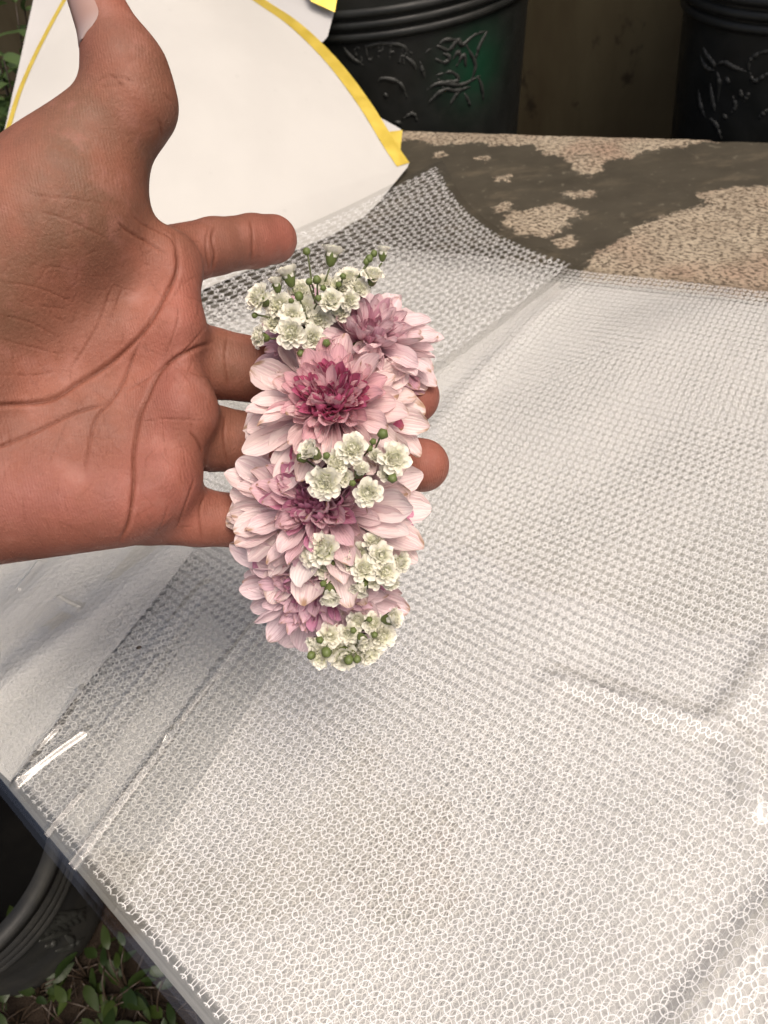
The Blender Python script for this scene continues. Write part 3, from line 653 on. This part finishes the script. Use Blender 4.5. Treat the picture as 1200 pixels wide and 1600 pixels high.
ea, eb = need//len(HV), need % len(HV); n0_ = len(HV); nE = len(need); fs = HQ[sub]
HVn = np.concatenate([HV, (HV[ea]+HV[eb])/2, HV[fs].mean(1)]); HNn = np.concatenate([HN, HN[ea]+HN[eb], HN[fs].sum(1)]); HNn /= np.linalg.norm(HNn, axis=1)[:, None]+1e-15
ms = mid[sub]+n0_; fc = n0_+nE+np.arange(len(fs))
faces = np.concatenate([np.stack([fs[:, k], ms[:, k], fc, ms[:, k-1]], 1) for k in range(4)]).tolist()
rest = HQ[~sub]; mr = mid[~sub]; plain = (mr < 0).all(1); faces += rest[plain].tolist()
for q, m_ in zip(rest[~plain].tolist(), mr[~plain].tolist()):
    f = []
    for k in range(4):
        f.append(q[k])
        if m_[k] >= 0: f.append(n0_+m_[k])
    faces.append(f)
HV, HN = HVn, HNn; HX = 600+F*HV[:, 0]/-HV[:, 2]; HY = 800-F*HV[:, 1]/-HV[:, 2]
front = HN[:, 2] > .0
crease = np.zeros(len(HV)); disp = np.zeros(len(HV))
for P, wd, dp in LINES:
    wd = wd*.72; P = bez(P, 8*len(P)); x0, y0 = P.min(0)-14; x1, y1 = P.max(0)+14
    k = np.where(front & (HX > x0) & (HX < x1) & (HY > y0) & (HY < y1))[0]
    if not len(k): continue
    dmin = np.full(len(k), 1e9); tt = np.zeros(len(k))
    for i in range(len(P)-1):
        a, b = P[i], P[i+1]; e = b-a; t = np.clip(((HX[k]-a[0])*e[0]+(HY[k]-a[1])*e[1])/(e@e+1e-9), 0, 1); dd = np.hypot(HX[k]-a[0]-t*e[0], HY[k]-a[1]-t*e[1])
        m_ = dd < dmin; dmin = np.where(m_, dd, dmin); tt = np.where(m_, (i+t)/(len(P)-1), tt)
    fade = np.clip(np.minimum(tt, 1-tt)*6+.15, 0, 1)
    disp[k] += fade*dp*.00062*(.85*np.exp(-(dmin/wd)**2)-.10*np.exp(-((dmin-wd*2.6)/(wd*1.4))**2))
    crease[k] = np.maximum(crease[k], fade*min(1, .25+dp*.6)*np.exp(-(dmin/(wd*.75))**2))
# soft hollows and mounds of the palm
def blob(x, y, sx, sy): return np.exp(-((HX-x)/sx)**2-((HY-y)/sy)**2)
disp += front*(.0035*blob(190, 640, 70, 110)-.0018*blob(285, 600, 40, 45)-.0018*blob(272, 735, 45, 45)-.0012*blob(290, 480, 35, 45))
HV2 = HV-HN*disp[:, None]
base = np.array([.225, .085, .054]); brown = np.array([.165, .077, .042]); red = np.array([.275, .090, .064])
wr = np.clip(blob(280, 600, 60, 110)+blob(250, 760, 80, 80)+blob(60, 780, 150, 70)+.7*blob(290, 470, 40, 60)+blob(440, 370, 35, 50)+blob(670, 640, 50, 120), 0, 1)
wb = np.clip(blob(60, 330, 170, 110)+blob(170, 180, 120, 110)+.8*blob(20, 480, 90, 90)+.6*blob(350, 570, 60, 60)+.5*blob(340, 690, 60, 50), 0, 1)
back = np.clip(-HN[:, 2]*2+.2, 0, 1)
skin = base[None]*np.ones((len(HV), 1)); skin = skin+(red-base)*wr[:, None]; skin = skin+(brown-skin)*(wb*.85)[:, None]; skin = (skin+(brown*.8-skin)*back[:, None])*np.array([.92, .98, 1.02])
HW = c2w(HV2)
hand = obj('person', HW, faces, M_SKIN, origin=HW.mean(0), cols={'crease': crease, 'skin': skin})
tag(hand, 'bare brown hand with open palm holding the flower corsage on its fingers', 'hand')
# thumb nail on the side of the thumb
A, B = cpt(180, 74, .2035), cpt(140, -22, .203); axv = (B-A)/np.linalg.norm(B-A); nv_ = np.array([0, 0, 1.0]); nv_ -= axv*(nv_@axv); nv_ /= np.linalg.norm(nv_); sv_ = np.cross(nv_, axv)
if sv_[0] > 0: sv_ = -sv_
def thumb_sdf(P): return hand_sdf([P[:, 0], P[:, 1], P[:, 2]])
V = []; nu, nw = 18, 17
for i in range(nu):
    u = i/(nu-1); p = A+(B-A)*(.02+.98*u)*1.0
    hw_ = .98*math.sqrt(max(0, 1-(1-min(1, u/.30))**2))*.95+.03
    for j in range(nw):
        a = (2*j/(nw-1)-1)*hw_*.84+.74; d = math.cos(a)*nv_+math.sin(a)*sv_
        V.append((p, d, .00035*(1-(2*j/(nw-1)-1)**2*.75)))
Pp = np.array([v[0] for v in V]); Dd = np.array([v[1] for v in V]); l0, l1 = np.zeros(len(V)), np.full(len(V), .018)
for _ in range(26):
    mid = (l0+l1)/2; s = thumb_sdf(Pp+Dd*mid[:, None]) < 0; l0 = np.where(s, mid, l0); l1 = np.where(s, l1, mid)
l0 = np.clip(l0, .004, .0105)
NVx = c2w(Pp+Dd*(l0+np.array([v[2] for v in V]))[:, None]); uvn = np.array([(i/(nu-1), j/(nw-1)) for i in range(nu) for j in range(nw)])
obj('nail', NVx, grid_faces(nu, nw), M_NAIL, hand, uv=uvn)

# ------------------------------------------------------------ the corsage
def petal_geo(curl, cup, tipw, rag, seed, nu=11, nv=5):
    r_ = random.Random(seed); V = []; UV = []
    x = z = 0.0; ang = -.12; px = []
    for i in range(nu):
        px.append((x, z, ang)); ang += curl/(nu-1)*(.5+1.0*i/(nu-1)); st = 1/(nu-1); x += st*math.cos(ang); z += st*math.sin(ang)
    tw = r_.uniform(-.25, .25)
    for i in range(nu):
        u = i/(nu-1); x, z, a = px[i]
        w_ = (.34+.66*min(1, u/tipw)**1.1)*max(.04, 1-max(0, (u-tipw)/(1.02-tipw))**2.6)**.5
        for j in range(nv):
            v = 2*j/(nv-1)-1; yy = v*w_*.5; c = cup*(v*v)*w_*(.30+.70*(1-u))+.03*r_.uniform(-1, 1)*u*rag+tw*v*u*.12
            back_ = -.05*rag*(v*v)*max(0, u-.8)/.2
            V.append((x+back_-math.sin(a)*c, yy, z+math.cos(a)*c)); UV.append((u, j/(nv-1)))
    return np.array(V), grid_faces(nu, nv), np.array(UV)
PV = [petal_geo(c, cu, t, rg, 100+i) for i, (c, cu, t, rg) in enumerate([(.55, .30, .74, .4), (.25, .26, .70, .6), (.85, .40, .74, .3), (.1, .32, .66, .8), (.7, .22, .76, .5), (-.15, .28, .70, .9), (1.2, .50, .74, .3), (.4, .45, .68, .6)])]
PM = [mesh('petal', g_[0], g_[1], M_PETAL, uv=g_[2]) for g_ in PV]
def basis(n, hint=(0, 1, 0)):
    n = np.asarray(n, float); n /= np.linalg.norm(n); h = np.asarray(hint, float); x = np.cross(h, n); x /= np.linalg.norm(x); y = np.cross(n, x)
    return np.stack([x, y, n], 1)
def mat4(R, p): 
    M_ = np.eye(4); M_[:3, :3] = R; M_[:3, 3] = p; return M_
def rot(ax, a):
    c, s = math.cos(a), math.sin(a)
    return np.array({'x': [[1, 0, 0], [0, c, -s], [0, s, c]], 'y': [[c, 0, s], [0, 1, 0], [-s, 0, c]], 'z': [[c, -s, 0], [s, c, 0], [0, 0, 1]]}[ax])
cors = tag(empty('corsage', c2w(cpt(530, 760, .232))), 'corsage of pale pink chrysanthemums and tiny white blossoms resting on the fingers', 'corsage')
rp = random.Random(21)
def flower(px, py, D, axis, R, npet, tip, center, ncen, open_=1.0, label=None, flat=4):
    c = c2w(cpt(px, py, D)); Bw = CM @ basis(axis); Rm = R/F*D; mbc = MB(); GA = 2.39996
    # core: receptacle, central florets and the petals at the back
    th_ = np.linspace(0, 2*math.pi, 13)[:-1]; V = [c+Bw @ np.array([r_*Rm*math.cos(a), r_*Rm*math.sin(a), z_*Rm]) for r_, z_ in ((.02, -.34), (.10, -.32), (.26, -.18), (.24, -.02), (.10, .05), (.01, .06)) for a in th_]
    mbc.add(V, grid_faces(6, 12, 0, True), 1)
    for i in range(ncen):
        t = i/ncen; th = i*GA; rad = Rm*.30*math.sqrt(1-t); el = math.radians(44+44*t+rp.gauss(0, 7)); L = Rm*(.42-.27*t)*rp.uniform(.85, 1.15)
        g_ = PV[rp.choice((0, 2, 6, 7))]; Rl = Bw @ rot('z', th+rp.gauss(0, .05)) @ rot('y', -el) @ rot('x', rp.gauss(0, .12))
        base_ = c+Bw @ np.array([rad*.55*math.cos(th), rad*.55*math.sin(th), .0])
        mbc.add(base_+(g_[0]*np.array([L, L*.34, L*.8])) @ Rl.T, g_[1], 0, np.clip(g_[2]*np.array([.30+.45*(1-t), 1]), 0, 1))
    for i in range(26):
        th = i*GA+.5; L = Rm*rp.uniform(.8, .98); g_ = PV[rp.randrange(6)]; Rl = Bw @ rot('z', th) @ rot('y', math.radians(rp.uniform(6, 24))) @ rot('x', rp.gauss(0, .2))
        mbc.add(c+Bw @ np.array([0, 0, -.16*Rm])+(g_[0]*np.array([L, L*.40, L*.6])) @ Rl.T, g_[1], 0, g_[2])
    V, Fc = mbc.get(); fo = bpy.data.objects.new('chrysanthemum', mesh('chrysanthemum', V-c, Fc, uv=np.concatenate(mbc.uv), mats=[M_PETAL, M_CALYX], midx=mbc.m))
    fo.color = (*center, 1); place(fo, Matrix.Translation(Vector(c)), cors)
    if label: fo['label'] = label
    nin = int(npet*.75); ntot = npet+nin; mbi = MB()
    for i in range(ntot):
        t = i/(ntot-1); th = i*GA+rp.gauss(0, .10); el = math.radians(-10+54*t**1.1*open_+rp.gauss(0, 7)); L = Rm*(1.0-.56*t)*rp.uniform(.86, 1.10)
        pk = rp.choice((0, 1, 3, 4, 5, 1) if t < .5 else (0, 2, 6, 4, 7)); rad = Rm*.12*(1-t)
        Rl = Bw @ rot('z', th) @ rot('y', -el) @ rot('x', rp.gauss(0, .25)); wd = L*rp.uniform(.26, .38)
        base_ = c+Bw @ np.array([rad*math.cos(th), rad*math.sin(th), Rm*(-.14+.14*t)])
        if i >= npet:
            mbi.add(base_+(PV[pk][0]*np.array([L, wd, L*.8])) @ Rl.T, PV[pk][1], 0, PV[pk][2]); continue
        o = bpy.data.objects.new('petal', PM[pk]); f_ = max(0, t-.30)*.7
        col = [a*(1-f_)+b*f_ for a, b in zip(tip, center)]; k = rp.uniform(.90, 1.08); o.color = (*[min(.9, q*k) for q in col], 1)
        place(o, Matrix(mat4(Rl @ np.diag([L, wd, L*.8]), base_)), fo)
    V, Fc = mbi.get(); o = obj('inner_petals', V, Fc, M_PETAL, fo, origin=c, uv=np.concatenate(mbi.uv)); o['kind'] = 'stuff'
    o.color = (*[a*.58+b*.42 for a, b in zip(tip, center)], 1)
TIP = (.90, .75, .73)
flower(478, 522, .230, (-.35, .45, .80), 100, 36, (.72, .52, .57), (.56, .25, .37), 24, label='mauve chrysanthemum half hidden behind the white blossoms')
flower(574, 528, .225, (.22, .56, .80), 124, 62, (.87, .71, .71), (.70, .42, .49), 50)
flower(494, 914, .224, (-.22, -.38, .90), 138, 60, (.85, .69, .71), (.64, .32, .46), 50, label='mauve pink chrysanthemum with petals hanging downward')
flower(498, 783, .219, (-.14, .25, .95), 170, 70, TIP, (.64, .30, .43), 80)
flower(518, 628, .213, (-.03, .36, .92), 142, 72, (.90, .73, .70), (.62, .16, .28), 150, label='open pink chrysanthemum with a dark magenta centre')
# band the flower heads are wired to
bp = [c2w(cpt(x, y, D)) for x, y, D in ((505, 470, .236), (525, 560, .2335), (530, 640, .233), (528, 730, .233), (520, 830, .234), (525, 930, .236), (535, 990, .238))]
bc = bez(bp, 30); V = []
for p in bc:
    for s, d in ((-1, 0), (1, 0), (1, 1), (-1, 1)): V.append(p+CR*.006*s-CF*.0012*d)
obj('band', np.array(V), grid_faces(30, 4, 0, True), M_CALYX, cors)

# ---- baby's breath
def blossom_geo(seed, open_=1.0):
    r_ = random.Random(seed); mb = MB()
    for ring, (n, rad, el, L, w_) in enumerate(((7, .11, 30, .44, .42), (9, .11, 50, .42, .34), (9, .10, 66, .40, .28), (9, .07, 78, .40, .26), (7, .035, 86, .40, .22))):
        for k in range(n):
            th = 2*math.pi*(k+.5*(ring % 2))/n+r_.gauss(0, .15); e = math.radians(el*(1 if open_ > .5 else .4)+(0 if open_ > .5 else 52)+r_.gauss(0, 8)); nu, nw = 5, 4; V = []; UV = []
            for i in range(nu):
                u = i/(nu-1)
                for j in range(nw):
                    v = 2*j/(nw-1)-1; ww = w_*(.25+.75*u**.6)*.5*(.75 if u == 1 else 1)
                    V.append((L*u+.05*r_.uniform(-1, 1)*(u == 1), v*ww, .10*v*v*u*L*3-.10*u*u+.045*r_.uniform(-1, 1)*u)); UV.append((u*(1-.12*ring), j/3))
            R_ = rot('z', th) @ rot('y', -e); mb.add(np.array(V) @ R_.T+np.array([rad*math.cos(th), rad*math.sin(th), 0]), grid_faces(nu, nw), 0, np.array(UV))
    th_ = np.linspace(0, 2*math.pi, 9)[:-1]
    mb.add([(r*math.cos(a), r*math.sin(a), z) for r, z in ((.20, .0), (.22, .14), (.14, .26), (.01, .30)) for a in th_], grid_faces(4, 8, 0, True), 0, np.tile([[.75, .5]], (32, 1)))
    mb.add([(r*math.cos(a), r*math.sin(a), z) for r, z in ((.03, -.36), (.13, -.30), (.20, -.14), (.19 if open_ > .5 else .24, .02)) for a in th_], grid_faces(4, 8, 0, True), 1)
    for k in range(5):
        a = 2*math.pi*k/5+.3; c, s = math.cos(a), math.sin(a); R_ = np.array([[c, -s, 0], [s, c, 0], [0, 0, 1]])
        mb.add(np.array([(.17, -.08, -.12), (.17, .08, -.12), (.25, .07, .06), (.25, -.07, .06), (.24, 0, .20)]) @ R_.T, [(0, 1, 2, 3), (3, 2, 4)], 1)
    return mb
BM = []
for sd_, op in ((1, 1), (2, 1), (3, 1), (4, 0), (5, 0)):
    b_ = blossom_geo(sd_, op); V, Fc = b_.get(); BM.append(mesh('blossom', V, Fc, uv=np.concatenate(b_.uv), mats=[M_GYP, M_CALYX], midx=b_.m))
mb = MB(); th_ = np.linspace(0, 2*math.pi, 11)[:-1]
mb.add([(r*(1+.10*math.cos(5*a))*math.cos(a), r*(1+.10*math.cos(5*a))*math.sin(a), z) for r, z in ((.02, -.5), (.30, -.42), (.46, -.12), (.44, .16), (.28, .42), (.03, .5)) for a in th_], grid_faces(6, 10, 0, True), 0)
V, Fc = mb.get(); BUD = mesh('bud', V, Fc, M_CALYX)
rg = random.Random(9)
def sprig(base, D, blossoms, buds, label, up=(0, .2, 1)):
    b = c2w(cpt(*base)); so_ = MB(); t = empty('babys_breath', b, cors); t['label'] = label
    def one(me, name, x, y, s, dd, ax):
        p = c2w(cpt(x, y, D+dd)); ax = np.asarray(ax, float)+np.array([rg.gauss(0, .22), rg.gauss(0, .22), 0]); n = CM @ (ax/np.linalg.norm(ax)); sz = s/F*(D+dd)
        R_ = basis(n, CM @ np.array([.2, 1, .1])) @ rot('z', rg.uniform(0, 6.28)); o = bpy.data.objects.new(name, me); place(o, Matrix(mat4(R_*sz, p)), t)
        q = p-n*sz*.4; midp = (q+b)/2-n*sz*.3+CM @ np.array([rg.gauss(0, .001), rg.gauss(0, .001), 0]); V, Fc = tube(bez([b, midp, q], 8), .00028, 5); so_.add(V, Fc)
    for x, y, s, v, dd, ax in blossoms: one(BM[v], 'blossom', x, y, s, dd, ax)
    for x, y, s, dd, ax in buds: one(BUD, 'bud', x, y, s*rg.uniform(.8, 1.05), dd, ax)
    V, Fc = so_.get(); obj('stems', V, Fc, M_STEM, t)
fr = (0, .1, 1)
sprig((502, 520, .226), .214, [(408, 468, 46, 0, 0, (-.4, .3, .9)), (452, 434, 42, 3, .001, (.2, .9, .4)), (433, 447, 32, 3, .002, (-.3, .9, .5)), (518, 402, 42, 3, 0, (.15, 1, .35)), (598, 398, 30, 4, .002, (.4, .9, .3)),
      (582, 435, 38, 1, .003, (.3, .5, .8)), (517, 472, 40, 2, -.001, fr), (545, 470, 32, 0, .002, fr), (455, 520, 48, 1, -.002, (-.2, -.2, 1)), (487, 528, 40, 2, 0, (.1, -.4, .9)), (410, 527, 36, 0, .001, (-.9, -.1, .5)),
      (456, 494, 40, 2, 0, fr), (438, 480, 46, 1, .004, fr), (478, 486, 46, 0, .005, fr), (505, 446, 34, 1, .005, (0, .5, .8)), (545, 440, 42, 2, .006, (.1, .5, .8)), (470, 458, 40, 0, .006, (0, .4, .9)), (528, 452, 40, 1, .006, fr), (500, 500, 42, 2, .005, fr), (430, 505, 40, 0, .005, fr), (560, 452, 34, 0, .005, fr), (530, 492, 36, 1, .005, fr)],
      [(479, 393, 14, .001, (-.2, 1, .3)), (577, 404, 13, .001, (.1, 1, .3)), (584, 396, 11, .001, (.2, 1, .3)), (572, 409, 11, .001, (-.2, 1, .3)), (398, 493, 12, 0, (-.8, -.4, .4)), (467, 463, 15, -.002, (0, 1, .5)), (495, 437, 14, -.002, (0, .8, .6)), (483, 440, 12, -.002, (-.3, .8, .6)), (497, 466, 13, -.003, fr), (510, 536, 15, -.002, fr), (470, 552, 14, 0, (0, -.5, .8)), (536, 432, 13, .0, fr), (529, 445, 12, .0, fr), (455, 470, 12, -.002, fr), (505, 450, 11, -.003, fr)],
      'tall spray of white blossoms and green buds above the topmost flowers')
sprig((540, 745, .220), .2005, [(490, 708, 46, 3, 0, (-.5, .5, .8)), (551, 702, 50, 1, 0, fr), (524, 724, 44, 0, .001, fr), (509, 752, 56, 2, -.001, (-.2, -.2, 1)), (614, 718, 52, 0, .001, (.2, 0, 1)), (562, 738, 38, 4, 0, (.1, .6, .8)), (575, 770, 46, 1, -.001, (.2, -.3, 1)), (586, 714, 30, 3, .002, fr), (535, 745, 34, 2, .003, fr), (605, 740, 30, 2, .003, fr)],
      [(598, 678, 18, -.001, (.2, .7, .7)), (472, 715, 18, 0, (-.6, .2, .8)), (551, 755, 14, -.001, fr), (613, 747, 18, -.001, (.3, -.5, .8)), (577, 700, 15, 0, fr), (510, 712, 13, -.002, (.6, .4, .8)), (583, 690, 12, 0, fr)], 'cluster of white blossoms between the two largest pink flowers')
sprig((550, 890, .226), .209, [(509, 860, 56, 2, 0, (-.1, .2, 1)), (489, 868, 40, 1, .003, (-.5, 0, .9)), (545, 880, 38, 3, .001, fr), (567, 889, 44, 0, 0, fr), (594, 867, 42, 2, 0, fr), (601, 893, 44, 1, .001, (.3, 0, 1)), (622, 878, 38, 0, .003, (.6, .1, .8)), (566, 913, 42, 3, .001, (.1, -.8, .6)), (515, 925, 44, 3, -.001, (.1, -.8, .6)), (583, 849, 36, 1, .003, (.1, .5, .8)), (505, 887, 36, 0, .004, fr), (530, 862, 34, 1, .005, fr), (585, 905, 34, 2, .004, fr), (560, 865, 36, 0, .005, fr), (610, 908, 30, 1, .005, (.4, -.5, .8))],
      [(505, 912, 13, -.003, (-.4, .5, .7)), (548, 864, 12, .001, fr), (520, 880, 10, .002, fr)], 'cluster of white blossoms on the lower flower below the largest one')
sprig((545, 985, .232), .217, [(503, 1022, 44, 1, .002, (-.4, -.5, .8)), (538, 1022, 48, 2, .003, (0, -.6, .8)), (574, 1014, 48, 0, .003, (.3, -.5, .8)), (608, 967, 42, 3, .0, (.8, .4, .5)), (566, 999, 36, 4, .0, (.3, -.6, .8)), (594, 992, 46, 1, .003, (.5, -.3, .8)), (515, 994, 42, 2, .003, (-.2, .2, 1)), (544, 988, 36, 0, .003, fr), (583, 973, 34, 1, .003, (.2, .2, 1)), (495, 1002, 34, 3, .002, (-.7, -.3, .7)), (560, 968, 34, 2, .004, fr), (520, 1012, 40, 0, .005, fr), (555, 1008, 40, 1, .006, fr)],
      [(486, 1024, 15, -.002, (-.6, -.7, .5)), (510, 1019, 22, -.002, (.4, -.6, .7)), (545, 1031, 16, -.002, (0, -.9, .5)), (558, 1030, 15, -.002, (.1, -.9, .5)), (585, 992, 14, -.002, fr), (500, 1000, 14, -.002, fr), (552, 985, 12, -.003, fr), (577, 968, 12, -.002, fr)], 'bottom cluster of white blossoms hanging past the lowest flower')
